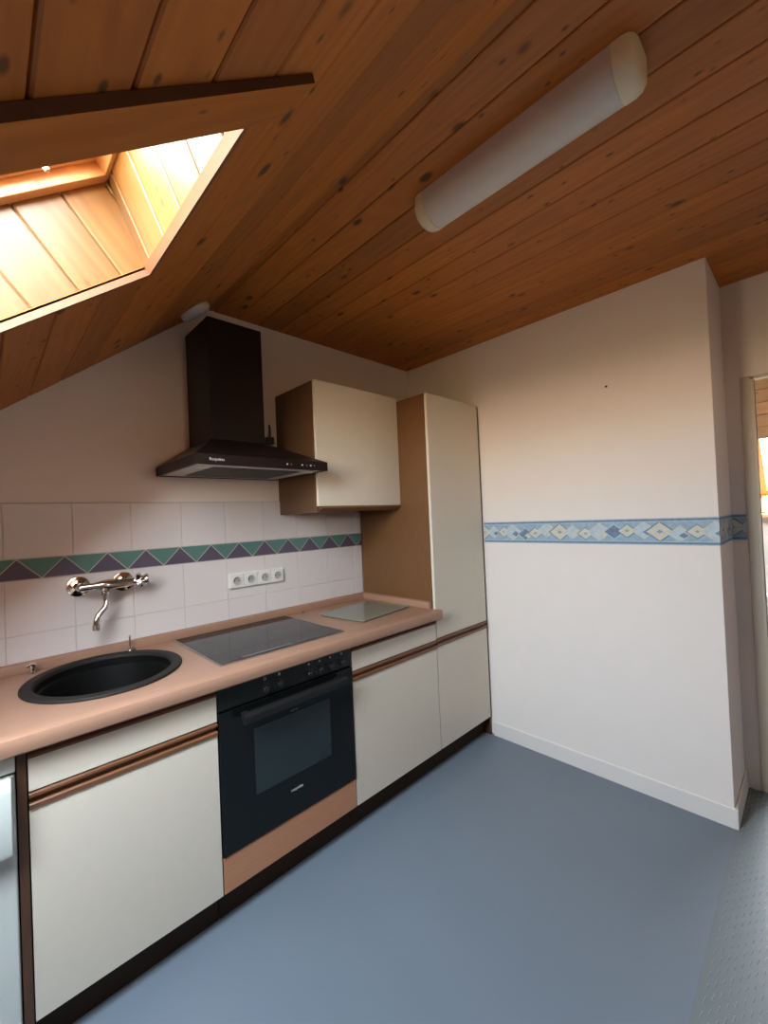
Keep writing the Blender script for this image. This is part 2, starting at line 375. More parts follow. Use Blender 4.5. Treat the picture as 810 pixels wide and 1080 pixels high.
# proud board beside the skylight, ending just short of the fold
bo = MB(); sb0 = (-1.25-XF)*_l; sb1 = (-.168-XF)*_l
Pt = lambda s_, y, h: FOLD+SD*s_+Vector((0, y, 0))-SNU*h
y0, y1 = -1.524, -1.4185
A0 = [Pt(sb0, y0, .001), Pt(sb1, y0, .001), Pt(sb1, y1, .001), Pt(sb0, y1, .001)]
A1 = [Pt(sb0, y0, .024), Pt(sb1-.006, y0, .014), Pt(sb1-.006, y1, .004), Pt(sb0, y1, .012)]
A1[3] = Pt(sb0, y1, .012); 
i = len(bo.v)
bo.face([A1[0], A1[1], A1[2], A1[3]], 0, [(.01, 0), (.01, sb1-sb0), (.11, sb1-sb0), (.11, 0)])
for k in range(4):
    j = (k+1) % 4; bo.face([A0[k], A0[j], A1[j], A1[k]], 1 if k == 0 else 0, [(.02, 0), (.02, .9), (.03, .9), (.03, 0)])  # shade on the front face is put into a darker brown colour
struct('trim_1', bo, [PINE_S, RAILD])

# skylights: lining boards, edge trim, frame, pane
def skylight(ya, yb, n, latch):
    top = Vector((SKX[1], 0, slope_z(SKX[1]))); bot = Vector((SKX[0], 0, slope_z(SKX[0])))
    D = .215
    cdir = Vector((-.394, 0, .919)); cdir = cdir/cdir.dot(SNU)       # up-slope lining leans away from the normal
    bdir = Vector((-1, 0, .12)); bdir = bdir/bdir.dot(SNU)
    bdir = SNU - SD*.15
    L = MB(); e_ = .009
    # side linings (boards run outwards from the room)
    for (y, nn) in ((yb+e_, Vector((0, -1, 0))), (ya-e_, Vector((0, 1, 0)))):
        O = top+Vector((0, y, 0))
        planks(L, O, SD, SNU, nn, [(-(top-bot).length-.1, .16, .019, D+.12)], .115, phase=-.062)
    # upper lining
    O = top+SD*.004+Vector((0, ya-.01, 0)); cn = (-cdir).cross(Vector((0, 1, 0))); cn = cn if cn.dot(SD) < 0 else -cn; cn.normalize()
    planks(L, O, (0, 1, 0), cdir, cn, [(0, yb-ya+.02, .019, D+.04)], .115, phase=.075)
    O = bot-SD*e_+Vector((0, ya-.01, 0)); bn = bdir.cross(Vector((0, 1, 0))); bn = bn if bn.dot(SD) > 0 else -bn; bn.normalize()
    planks(L, O, (0, 1, 0), bdir, bn, [(0, yb-ya+.02, .019, D+.04)], .115, phase=.075)
    # opaque backing so the shaft is solid
    ln = (top-bot).length
    for y in (yb+.018, ya-.048): L.obox(bot-SD*.2+Vector((0, y, 0))+SNU*.02, SD*(ln+.45), Vector((0, .03, 0)), SNU*(D+.12))
    L.obox(top+SD*.02+Vector((0, ya-.03, 0))+SNU*.02, Vector((0, yb-ya+.06, 0)), SD*.03, cdir*(D+.04))
    L.obox(bot-SD*.05+Vector((0, ya-.03, 0))+SNU*.02, Vector((0, yb-ya+.06, 0)), SD*.03, bdir*(D+.04))
    struct('trim_%d' % (n*2), L, PINE_R)
    # thin board edge round the opening
    T = MB(); t = .02
    for y in (yb, ya-.012): T.obox(bot-SD*.012+Vector((0, y, 0))-SNU*.003, SD*(ln+.024), Vector((0, .012, 0)), SNU*t)
    T.obox(top+Vector((0, ya, 0))-SNU*.003, Vector((0, yb-ya, 0)), SD*.012, SNU*t)
    T.obox(bot-SD*.012+Vector((0, ya, 0))-SNU*.003, Vector((0, yb-ya, 0)), SD*.012, SNU*t)
    struct('trim_%d' % (n*2+1), T, TRIMW)
    # window frame at the top of the shaft
    W = MB(); o = bot+SNU*D; ut = top+cdir*D; lw = (ut-o).dot(SD)+.02
    fw = .045
    for y in (yb-.022, ya-fw+.022): W.obox(o+Vector((0, y, 0))-SD*.05, SD*(lw+.07), Vector((0, fw, 0)), SNU*.09)
    W.obox(o+SD*(lw-.03)+Vector((0, ya, 0)), SD*.05, Vector((0, yb-ya, 0)), SNU*.09)
    W.obox(o-SD*.05+Vector((0, ya, 0)), SD*.05, Vector((0, yb-ya, 0)), SNU*.09)
    wo_ = struct('window_%d' % n, W, FRAMEW, bevel=.003)
    S = MB(); q = .04
    for y in (yb-.022-q, ya+.022): S.obox(o+Vector((0, y, 0))+SNU*.03, SD*(lw-.03), Vector((0, q, 0)), SNU*.045)
    S.obox(o+SD*(lw-.07)+Vector((0, ya+.062, 0))+SNU*.03, SD*q, Vector((0, yb-ya-.124, 0)), SNU*.045)
    S.obox(o+Vector((0, ya+.062, 0))+SNU*.03, SD*q, Vector((0, yb-ya-.124, 0)), SNU*.045)
    so = S.build('sash', FRAMEW, wo_, bevel=.003)
    G = MB().obox(o+Vector((0, ya+.05, 0))+SNU*.05, SD*(lw-.04), Vector((0, yb-ya-.1, 0)), SNU*.004)
    G.build('pane', GLASS, wo_)
    if latch:
        H = MB(); hc = o+SD*(lw-.03-.14)+Vector((0, yb-.028, 0))+SNU*.03
        H.obox(hc-SD*.012, SD*.024, Vector((0, -.012, 0)), SNU*.05); H.tube([hc+SNU*.02+Vector((0, -.01, 0)), hc+SNU*.02+Vector((0, -.03, 0)), hc-SNU*.02+Vector((0, -.035, 0))], .006)
        H.build('latch', PLAST, wo_, smooth=True)
skylight(*SKYS[0], 1, True)

# baseboard
bb = [(0, 0), (0, .08), (-.004, .084), (-.009, .08), (-.012, 0)]
struct('baseboard_right', MB().prism([(XW+p[0], p[1]) for p in bb], 'y', YE-.012, -.61).prism([(YE+p[0], p[1]) for p in bb], 'x', XW-.012, XD), BASEW)
struct('baseboard_doorway', MB().prism([(XD+p[0], p[1]) for p in bb], 'y', -1.828, YE-.012), BASEW)
# door casing and jamb
dc = MB()
dc.box((XD-.005, DY1-.002, 0), (XD, -1.832, DZ+.004)).box((XD-.005, DY0-.04, 0), (XD, DY0+.002, DZ+.004))
dc.box((XD-.004, DY1-.014, 0), (XT, DY1, DZ)).box((XD-.004, DY0, 0), (XT, DY0+.014, DZ)).box((XD-.004, DY0, DZ-.014), (XT, DY1, DZ))
dc.box((XD+.012, DY1-.0165, 0), (XD+.017, DY1-.004, DZ-.014), 1)
struct('door_1', dc, [JAMB, JAMBG], bevel=.0015)

# ---- far room beyond the doorway
FX = 4.5; FZ = 1.275; fs = .80
fz = lambda x: FZ+(FX-x)*fs
fx1 = FX-(ZC-FZ)/fs
struct('wall_far', MB().box((FX, YB, 0), (FX+.1, .1, FZ-.0)), WALL)
struct('wall_far_back', MB().prism([(XT, 0), (FX, 0), (FX, FZ+.3), (fx1, ZC+.3), (XT, ZC+.3)], 'y', -.5, -.4), WALL)
struct('ceiling_far', MB().box((XT, YB, ZC), (fx1, -.4, ZC+.05)), FARWOOD)
fsd = Vector((-1, 0, fs)).normalized(); fn = Vector((fs, 0, 1)).normalized()  # up the far slope, outwards
fl = (Vector((fx1, 0, ZC))-Vector((FX, 0, FZ))).length
FO = Vector((FX, 0, FZ)); fy0, fy1, fa, fb = -2.55, -1.715, .03, .95
fm = MB()
for (a0, a1, b0, b1) in ((0, fa, YB, -.4), (fb, fl, YB, -.4), (fa, fb, YB, fy0), (fa, fb, fy1, -.4)):
    planks(fm, FO, fsd, (0, 1, 0), -fn, [(a0, a1, b0, b1)], .12)
    fm.obox(FO+fsd*a0+Vector((0, b0, 0))+fn*.012, fsd*(a1-a0), Vector((0, b1-b0, 0)), fn*.03)
struct('ceiling_far_slope', fm, FARWOOD)
lm = MB()
for y in (fy1, fy0-.02): lm.obox(FO+fsd*fa+Vector((0, y, 0)), fsd*(fb-fa), Vector((0, .02, 0)), fn*.25)
lm.obox(FO+fsd*fb+Vector((0, fy0, 0)), fsd*.02, Vector((0, fy1-fy0, 0)), fn*.25)
lm.obox(FO+fsd*(fa-.02)+Vector((0, fy0, 0)), fsd*.02, Vector((0, fy1-fy0, 0)), fn*.25)
struct('trim_6', lm, FARWOOD)
w3 = MB(); q0 = FO+fsd*fa+fn*.2
for y in (fy1-.05, fy0): w3.obox(q0+Vector((0, y, 0)), fsd*(fb-fa), Vector((0, .05, 0)), fn*.06)
for a in (0, fb-fa-.05): w3.obox(q0+fsd*a+Vector((0, fy0+.05, 0)), fsd*.05, Vector((0, fy1-fy0-.1, 0)), fn*.06)
w3o = struct('window_3', w3, FRAMEW, bevel=.003)
MB().obox(q0+fsd*.04+Vector((0, fy0+.04, 0))+fn*.03, fsd*(fb-fa-.08), Vector((0, fy1-fy0-.08, 0)), fn*.004).build('pane', GLASS, w3o)
portal('sky_portal_far', FO+fsd*(fa+fb)/2+Vector((0, (fy0+fy1)/2, 0))+fn*.3, -fn, fsd, fy1-fy0, fb-fa)
struct('trim_7', MB().box((FX-.035, YB, FZ-.035), (FX, -.5, FZ)), FRAMEW, bevel=.003)
struct('trim_8', MB().box((FX-.10, YB, 0), (FX, -.5, .55)), WHITE, bevel=.004)

# ================================================================== TILES
tb = MB(); x0t, x1t = -1.62, 1.2; tz0 = .90
tb.box((x0t, -.004, tz0), (x1t, 0, 1.507), 1)
pitch = .2062; ph = -.5185
def tile(mb, x0, x1, z0, z1, mi=0):
    g = .0011; x0, x1 = x0+g, x1-g; z0 += g; z1 -= g; b_ = .0018; y0_, y1_ = -.004, -.0072
    lo = [(x0, y0_, z0), (x1, y0_, z0), (x1, y0_, z1), (x0, y0_, z1)]
    mi1 = [(x0, y1_+.0012, z0), (x1, y1_+.0012, z0), (x1, y1_+.0012, z1), (x0, y1_+.0012, z1)]
    hi = [(x0+b_, y1_, z0+b_), (x1-b_, y1_, z0+b_), (x1-b_, y1_, z1-b_), (x0+b_, y1_, z1-b_)]
    mb.loops([lo, mi1, hi], mi, True, False, True)
k = -6
while ph+k*pitch < x1t:
    a, b = max(ph+k*pitch, x0t), min(ph+(k+1)*pitch, x1t)
    if b-a > .01:
        for z0, z1 in ((.902, 1.015), (1.015, 1.218), (1.298, 1.505)): tile(tb, a, b, z0, z1)
    k += 1
struct('trim_9', tb, [TILE, GROUT])
# triangle border row
tr = MB(); tr.box((x0t, -.0075, 1.218), (x1t, -.004, 1.298), 0)
tp = .1427; k = -8; zb_, zt_ = 1.2195, 1.2965
def tri(mb, P, mi):
    c = sum((Vector(p) for p in P), Vector())/3
    g = .0016
    Q = []
    for p in P:
        v = Vector(p); d = (c-v); Q.append(v+d.normalized()*g*2.0)
    out = []
    for (p, r_) in zip(Q, Q[1:]+Q[:1]):
        if p.x <= x1t: out.append(p)
        if (p.x <= x1t) != (r_.x <= x1t): out.append(p.lerp(r_, (x1t-p.x)/(r_.x-p.x)))
    Q = out
    lo = [(q.x, -.0075, q.z) for q in Q]; hi = [(q.x+(c.x-q.x)*.02, -.0088, q.z+(c.z-q.z)*.02) for q in Q]
    mb.loops([lo, hi], mi, True, False, True)
def clipx(x): return min(max(x, x0t), x1t)
while True:
    xa = -.4110+k*tp
    if xa-tp/2 > x1t: break
    if xa > x0t and xa < x1t-.005:
        tri(tr, [(xa, 0, zb_), (xa+tp, 0, zb_), (xa+tp/2, 0, zt_)], 2)
    if xa-tp/2 > x0t and xa-tp/2 < x1t-.005:
        tri(tr, [(xa-tp/2, 0, zt_), (xa+tp/2, 0, zt_), (xa, 0, zb_)], 1)
    k += 1
struct('trim_10', tr, [TLINE, TGREEN, TPURP])

# wallpaper border on the right wall, wrapping round its end to the doorway
BL = mat('border_blue', (.15, .23, .33), .75, noise=.45, scale=60)
BL2 = mat('border_mid_blue', (.30, .42, .55), .7, noise=.35, scale=50)
BL3 = mat('border_pale_blue', (.45, .56, .64), .7, noise=.25, scale=50)
BCR = mat('border_cream', (.60, .58, .49), .75, noise=.18, scale=50)
BCE = mat('border_ochre', (.34, .32, .22), .7, noise=.3, scale=70)
wp = MB(); z0b, z1b = 1.206, 1.334
rnd = random.Random(3)
def strip(fn_, ln):
    "fn_(s, h, d) -> point; s along, h height, d out of the wall"
    def rect(s0, s1, h0, h1, d, mi): wp.face([fn_(s0, h0, d), fn_(s1, h0, d), fn_(s1, h1, d), fn_(s0, h1, d)], mi)
    rect(0, ln, z0b, z1b, .0006, 1)
    rect(0, ln, z0b, z0b+.004, .0009, 2); rect(0, ln, z0b+.005, z0b+.014, .0009, 0); rect(0, ln, z0b+.015, z0b+.018, .0009, 2)
    rect(0, ln, z1b-.004, z1b, .0009, 2); rect(0, ln, z1b-.014, z1b-.005, .0009, 0); rect(0, ln, z1b-.018, z1b-.015, .0009, 2)
    s = .0; q = 0; zm = (z0b+z1b)/2; H = (z1b-z0b)/2-.02
    def clipd(cs, cz, a, b, d, mi):
        P = [(cs-a, cz), (cs, cz-b), (cs+a, cz), (cs, cz+b)]
        for lim, sg in ((0, 1), (ln, -1)):      # clip in s
            out = []
            for (p, r) in zip(P, P[1:]+P[:1]):
                ip, ir = sg*(p[0]-lim) >= 0, sg*(r[0]-lim) >= 0
                if ip: out.append(p)
                if ip != ir: t = (lim-p[0])/(r[0]-p[0]); out.append((lim, p[1]+t*(r[1]-p[1])))
            P = out
            if len(P) < 3: return
        for lim, sg in ((zm-H, 1), (zm+H, -1)):
            out = []
            for (p, r) in zip(P, P[1:]+P[:1]):
                ip, ir = sg*(p[1]-lim) >= 0, sg*(r[1]-lim) >= 0
                if ip: out.append(p)
                if ip != ir: t = (lim-p[1])/(r[1]-p[1]); out.append((p[0]+t*(r[0]-p[0]), lim))
            P = out
            if len(P) < 3: return
        wp.face([fn_(a_, b_, d) for a_, b_ in P], mi)
    d = .0010
    while s < ln+.06:
        kind = (3, 2, 3, 2, 0, 3, 2)[q % 7]
        big = (1.0, .75, .7, .95, .8, .72, .85)[q % 7]
        dz = rnd.uniform(-.012, .012) if big < .95 else 0; ds = rnd.uniform(-.006, .006)
        a = .064*big; b = .050*big
        clipd(s+ds, zm+dz, a, b, d, (0 if kind == 3 else 3) if kind != 0 else 2); d += .00005
        clipd(s+ds, zm+dz, a*.86, b*.86, d, kind); d += .00005
        if kind == 3:
            clipd(s+ds, zm+dz, a*.38, b*.38, d, 2); clipd(s+ds, zm+dz, a*.2, b*.2, d+.00003, 4)
        else:
            clipd(s+ds+a*.3, zm+dz-b*.2, a*.4, b*.35, d, 0 if q % 2 else 3)
        d += .00008; s += .050+.022*big; q += 1
strip(lambda s, h, d: (XW-d, -.60-s, h), -.60-YE)
strip(lambda s, h, d: (XW+s, YE-d, h), XD-XW)
strip(lambda s, h, d: (XD-d, YE-s, h), 1.828+YE)
struct('trim_11', wp, [BL, BL2, BL3, BCR, BCE])

# ================================================================== KITCHEN
YF = -.60
def rail_profile(z0, z1, yb=YF+.0175):
    "wooden grip rail seen from its end: upper lip, groove, lower lip (y, z)"
    h = z1-z0
    return [(yb, z0), (YF-.004, z0), (YF-.005, z0+h*.28), (YF-.001, z0+h*.35), (YF+.013, z0+h*.37), (YF+.014, z0+h*.60),
            (YF+.001, z0+h*.66), (YF-.003, z0+h*.74), (YF-.003, z0+h*.90), (YF+.003, z1), (yb, z1)]
def front(parent, name, x0, x1, z0, z1, g=.0015):
    return MB().box((x0+g, YF, z0), (x1-g, YF+.018, z1)).build(name, CREAM, parent, bevel=.001)
def grip(parent, x0, x1, z0, z1, label=None, g=.0015):
    o = MB().prism(rail_profile(z0, z1), 'x', x0+g, x1-g).build('grip_rail', RAILW, parent, smooth=True); return o

def base_cabinet(x0, x1, label):
    t = thing('base_cabinet', label, 'cabinet', ((x0+x1)/2, -.3, 0))
    b = MB().box((x0+.001, -.58, .105), (x0+.017, -.012, .825)).box((x1-.017, -.58, .105), (x1-.001, -.012, .825)).box((x0+.017, -.58, .105), (x1-.017, -.012, .121)).box((x0+.017, -.022, .121), (x1-.017, -.012, .825))
    b.box((x0+.017, -.545, .80), (x1-.017, -.53, .825))
    b.build('body', BROWN, t)
    MB().box((x0+.001, -.545, 0), (x1-.001, -.529, .105)).build('plinth', PLINTH, t)
    d = front(t, 'door', x0, x1, .117, .666); grip(d, x0, x1, .6665, .7085)
    w_ = front(t, 'drawer', x0, x1, .7125, .799)
    o = MB().prism([(YF+.018, .7995), (YF-.003, .7995), (YF-.003, .806), (YF+.002, .811), (YF+.006, .812), (YF+.018, .812)], 'x', x0+.0015, x1-.0015).build('grip_rail', RAILW, w_, smooth=True)
    return t
base_cabinet(-.5, -.001, 'cream sink cabinet under the round black sink, brown grip rails')
base_cabinet(.601, 1.199, 'cream base cabinet with drawer between the oven and the tall cabinet')
tag(MB().box((-.521, -.602, 0), (-.502, -.01, .828)).build('end_panel', BROWN, bevel=.0008), 'dark brown upright end panel between fridge and sink cabinet', 'panel')

# tall cabinet
t = thing('tall_cabinet', 'tall cream cupboard with brown side in the corner by the right wall', 'cabinet', (1.447, -.3, 0))
MB().box((1.201, -.58, .105), (1.217, -.012, 2.070)).box((1.682, -.58, .105), (1.698, -.012, 2.070)).box((1.217, -.58, .105), (1.682, -.012, .121)).box((1.217, -.58, 2.054), (1.682, -.012, 2.070)).box((1.217, -.022, .121), (1.682, -.012, 2.054)).box((1.217, -.58, .68), (1.682, -.022, .70)).build('body', OAK, t, bevel=.0008)
MB().box((1.201, -.545, 0), (1.698, -.529, .105)).build('plinth', PLINTH, t)
d = front(t, 'door', 1.202, 1.697, .117, .672); grip(d, 1.202, 1.697, .6725, .7155)
d = front(t, 'door', 1.202, 1.697, .719, 2.070)
MB().box((1.699, -.59, 0), (1.7185, -.012, 2.068)).build('filler_strip', BROWN, t)

# wall cabinet
t = thing('wall_cabinet', 'cream fronted wall cabinet with dark brown side, right of the extractor hood', 'cabinet', (.911, -.18, 1.432))
MB().box((.6175, -.357, 1.432), (.6335, -.001, 2.088)).box((1.183, -.357, 1.432), (1.199, -.001, 2.088)).box((.6335, -.357, 2.072), (1.183, -.001, 2.088)).box((.6335, -.357, 1.44), (1.183, -.001, 1.456)).box((.6335, -.012, 1.456), (1.183, -.001, 2.072)).build('body', OAKD, t, bevel=.0008)
d = MB().box((.6185, -.376, 1.462), (1.1985, -.358, 2.088)).build('door', CREAM, t, bevel=.001)
MB().prism([(-.376, 1.4615), (-.376, 1.452), (-.369, 1.446), (-.350, 1.434), (-.345, 1.434), (-.345, 1.4395), (-.358, 1.444), (-.358, 1.4615)], 'x', .634, 1.1985).build('grip_rail', RAILW, d, smooth=True)

# worktop ------------------------------------------------------------
SCX, SCY, SRX, SRY = -.262, -.287, .240, .252
WX0, WX1, WZ, WB = -1.62, 1.199, .88, .829
wt = MB()
nose = [(-.60, WB), (-.632, WB), (-.639, WB+.006), (-.641, WB+.018), (-.641, WZ-.016), (-.637, WZ-.006), (-.628, WZ-.001), (-.60, WZ)]
wt.prism(nose, 'x', WX0, WX1)
sqx0, sqx1, sqy0, sqy1 = SCX-.27, SCX+.27, -.575, -.012
wt.box((WX0, -.60, WB), (sqx0, -.010, WZ)).box((sqx1, -.60, WB), (WX1, -.010, WZ)).box((sqx0, -.60, WB), (sqx1, sqy0, WZ)).box((sqx0, sqy1, WB), (sqx1, -.010, WZ))
N = 64
CORN = {}
for (qx, qy) in ((sqx1, sqy1), (sqx0, sqy1), (sqx0, sqy0), (sqx1, sqy0)):
    CORN[round((math.atan2(qy-SCY, qx-SCX) % (2*PI))/(2*PI)*N) % N] = (qx, qy)
def sq(k):
    a = 2*PI*k/N; c, s = math.cos(a), math.sin(a); hx = (sqx1-sqx0)/2; y_ = (sqy1-SCY) if s > 0 else (SCY-sqy0)
    if k in CORN: return CORN[k]
    q = max(abs(c)/hx, abs(s)/y_); return ((sqx0+sqx1)/2+c/q, SCY+s/q)
def el(k, f_=1.): a = 2*PI*k/N; return (SCX+math.cos(a)*(SRX-.012)*f_, SCY+math.sin(a)*(SRY-.012)*f_)
wt.loops([[(*sq(k), WZ) for k in range(N)], [(*el(k), WZ) for k in range(N)], [(*el(k), WB) for k in range(N)], [(*sq(k), WB) for k in range(N)]])
# rounded end that overlaps the front of the tall cabinet
wt.prism([(1.199, -.6045), (1.199, -.641), (1.210, -.640), (1.219, -.634), (1.223, -.624), (1.221, -.612), (1.214, -.6045)], 'z', WB+.004, WZ-.003)
wk = tag(wt.build('worktop', BEECH, smooth=True), 'salmon beige worktop with rounded front edge running along the back wall', 'worktop')
# upstands
us = [(-.010, WZ+.0005), (-.030, WZ+.0005), (-.030, WZ+.026), (-.027, WZ+.033), (-.020, WZ+.037), (-.010, WZ+.038)]
MB().prism(us, 'x', WX0, 1.199).build('upstand', BEECH, wk, smooth=True)
MB().prism([(1.199+p[0]+.010, p[1]) for p in us], 'y', -.575, -.030).build('upstand', BEECH, wk, smooth=True)

# sink -----------------------------------------------------------------
t = thing('round_sink', 'round black composite sink set into the worktop below the wall tap', 'sink', (SCX, SCY, WZ))
def ering(f_, z, dx=0, dy=0): return [(SCX+math.cos(2*PI*k/N)*SRX*f_, SCY+math.sin(2*PI*k/N)*SRY*f_, z) for k in range(N)]
rm = MB().loops([ering(1.0, WZ+.0003), ering(.998, WZ+.005), ering(.985, WZ+.0085), ering(.93, WZ+.0095), ering(.865, WZ+.0085), ering(.85, WZ+.005), ering(.84, WZ-.004)])
rm.build('rim', GRANITE, t, smooth=True)
bw = MB().loops([ering(.84, WZ-.004), ering(.835, WZ-.025), ering(.80, WZ-.030), ering(.79, WZ-.036), ering(.775, WZ-.11), ering(.72, WZ-.145), ering(.60, WZ-.158), ering(.16, WZ-.162), ering(.15, WZ-.166)], 0, True, False, False)
bw.build('bowl', GRANITB, t, smooth=True)
MB().lathe((SCX, SCY, WZ-.166), [(.040, .0), (.040, .006), (.034, .007), (.028, .002), (.0, .001)], n=28, cap0=True, cap1=False).build('drain', CHROME, t, smooth=True)
MB().lathe((SCX+.03, SCY+SRY*.80, WZ-.05), [(.0001, -.003), (.016, -.003), (.018, .0), (.018, .006), (.0001, .006)], 'y', 20, cap0=False, cap1=False).build('overflow_ring', CHROME, t, smooth=True)

# small chrome valve stubs behind the sink
t = MB(); c = (-.451, -.060, WZ+.0002)
t.lathe(c, [(.011, 0), (.011, .004), (.007, .006), (.0065, .022), (.010, .024), (.0105, .033), (.007, .036), (0, .036)], n=20, cap0=True, cap1=False).tube([(c[0]-.016, c[1]-.001, c[2]+.029), (c[0]+.012, c[1]-.001, c[2]+.029)], .004)
tag(t.build('valve_stub', CHROME, smooth=True), 'short chrome stub on the worktop behind the left end of the sink', 'valve')
t = MB(); c = (-.137, -.052, WZ+.0002)
t.lathe(c, [(.022, 0), (.022, .003), (.010, .006), (.007, .012), (.007, .018), (.0032, .020), (.0030, .058), (.0042, .060), (.0038, .066), (0, .067)], n=20, cap0=True, cap1=False).tube([(c[0]-.020, c[1]-.004, c[2]+.007), (c[0]+.018, c[1]-.004, c[2]+.007)], .0045)
tag(t.build('valve_stub', CHROME, smooth=True), 'thin upright chrome pin on the worktop behind the right end of the sink', 'valve')

# tap ---------------------------------------------------------------------
t = thing('wall_tap', 'chrome wall mounted mixer tap with swivel spout above the sink', 'tap', (-.225, -.008, 1.17))
TZ = 1.170
for x, nm in ((-.300, 'rose'), (-.145, 'rose')):
    MB().lathe((x, -.0074, TZ), [(.039, 0), (.0405, .003), (.039, .008), (.032, .011), (.019, .013), (.0155, .016), (.0145, .030)], '-y', 36, cap0=True, cap1=True).build(nm, CHROME, t, smooth=True)
b = MB()
for x in (-.300, -.145):
    b.lathe((x, -.035, TZ), [(.0155, 0), (.0155, .014), (.012, .018), (.012, .04)], '-y', 6)
b.tube([(-.300, -.068, TZ), (-.29, -.072, TZ), (-.26, -.074, TZ), (-.235, -.075, TZ), (-.21, -.075, TZ), (-.18, -.074, TZ), (-.145, -.070, TZ), (-.120, -.070, TZ+.002)], [.015, .015, .0135, .019, .022, .018, .018, .016])
b.lathe((-.222, -.075, TZ+.012), [(.016, .0), (.018, -.01), (.018, -.03), (.015, -.036), (.0185, -.038), (.0185, -.048), (.013, -.052)], 'z', 24)
b.build('mixer_body', CHROME, t, smooth=True)
sp = [(-.222, -.076, TZ-.040), (-.220, -.077, TZ-.060), (-.219, -.080, TZ-.074), (-.226, -.084, TZ-.088), (-.240, -.088, TZ-.102), (-.252, -.092, TZ-.116), (-.258, -.094, TZ-.134), (-.259, -.095, TZ-.150)]
s = MB().tube(sp, .0108, 16); s.lathe(sp[-1], [(.0108, .004), (.0135, .002), (.0135, -.018), (.010, -.020)], 'z', 20)
s.build('spout', CHROME, t, smooth=True)
k_ = MB(); ax = Vector((.92, -.28, .12)).normalized(); c = Vector((-.120, -.071, TZ+.002))
k_.lathe(c, [(.013, 0), (.014, .006), (.0125, .014), (.010, .018), (.0105, .024), (.020, .038), (.022, .052), (.018, .056), (0, .057)], ax, 24, cap1=False)
up_ = ax.cross(Vector((0, 1, 0))).normalized(); sd_ = ax.cross(up_)
for q in range(4):
    a = q*PI/2+.5; dd = up_*math.cos(a)+sd_*math.sin(a); k_.tube([c+ax*.016, c+ax*.019+dd*.017, c+ax*.024+dd*.032], [.008, .007, .008], 10)
k_.build('control_knob', CHROME, t, smooth=True)

# power sockets -------------------------------------------------------
t = thing('power_socket', 'white four gang power socket strip on the tiles above the hob', 'socket', (.464, -.008, 1.105))
sf = MB().box((.311, -.0165, 1.067), (.617, -.0074, 1.143)); sf.build('frame', PLAST, t, bevel=.003)
for k in range(4):
    cx_ = .311+.0185+.0195+k*.0767
    NQ = 40
    def sqr(hw, y): 
        P = []
        for q in range(NQ):
            a = 2*PI*q/NQ; c, s_ = math.cos(a), math.sin(a); m_ = max(abs(c), abs(s_)); P.append((cx_+hw*c/m_, y, 1.105+hw*s_/m_))
        return P
    def cir(rd, y): return [(cx_+rd*math.cos(2*PI*q/NQ), y, 1.105+rd*math.sin(2*PI*q/NQ)) for q in range(NQ)]
    so = MB().loops([sqr(.0345, -.0168), sqr(.0345, -.0215), sqr(.0335, -.0225), cir(.0225, -.0225), cir(.0225, -.0255), cir(.0205, -.0255)]).build('socket_insert', PLAST, t)
    MB().loops([cir(.0205, -.0255), cir(.0195, -.0170), cir(.0001, -.0169)]).build('socket_well', PLASTW, so)
    for sx__ in (-.0095, .0095):
        MB().lathe((cx_+sx__, -.0171, 1.105), [(.0030, .0), (.0030, .0009), (0, .0009)], '-y', 10, cap1=False).build('pin_hole', PLASTD, so)

# hob --------------------------------------------------------------------
t = thing('ceramic_hob', 'black glass ceramic hob with thin steel edge set in the worktop', 'hob', (.327, -.29, WZ))
def rrect(x0, x1, y0, y1, z, r=.006, n=4):
    P = []
    for (cx_, cy_, a0) in ((x1-r, y1-r, 0), (x0+r, y1-r, PI/2), (x0+r, y0+r, PI), (x1-r, y0+r, 1.5*PI)):
        for q in range(n+1): a = a0+q*PI/2/n; P.append((cx_+r*math.cos(a), cy_+r*math.sin(a), z))
    return P
hx0, hx1, hy0, hy1 = .036, .606, -.552, -.040
MB().loops([rrect(hx0, hx1, hy0, hy1, WZ+.0003), rrect(hx0, hx1, hy0, hy1, WZ+.0045), rrect(hx0+.004, hx1-.004, hy0+.004, hy1-.004, WZ+.0055), rrect(hx0+.006, hx1-.006, hy0+.006, hy1-.006, WZ+.0045)], 0, True, True, True).build('steel_edge', STEEL, t)
MB().loops([rrect(hx0+.0063, hx1-.0063, hy0+.0063, hy1-.0063, WZ+.0046), rrect(hx0+.0063, hx1-.0063, hy0+.0063, hy1-.0063, WZ+.0056)], 0, True, True, True).build('glass_top', BLACKG, t)
for (x, y, r) in ((.17, -.42, .09), (.17, -.16, .075), (.46, -.17, .10), (.47, -.42, .075)):
    MB().loops([[(x+math.cos(2*PI*k/48)*rr_, y+math.sin(2*PI*k/48)*rr_, WZ+.0058) for k in range(48)] for rr_ in (r, r-.0012)]).build('zone_marking', MARKD, t)
mk = MB().box((.13, -.537, WZ+.0057), (.345, -.520, WZ+.00585)).build('control_strip', MARKD, t)

# glass board
t = MB(); q = [Vector((.737, -.205, 0)), Vector((1.160, -.120, 0)), Vector((1.103, -.500, 0)), Vector((.748, -.478, 0))]
cen = sum(q, Vector())/4
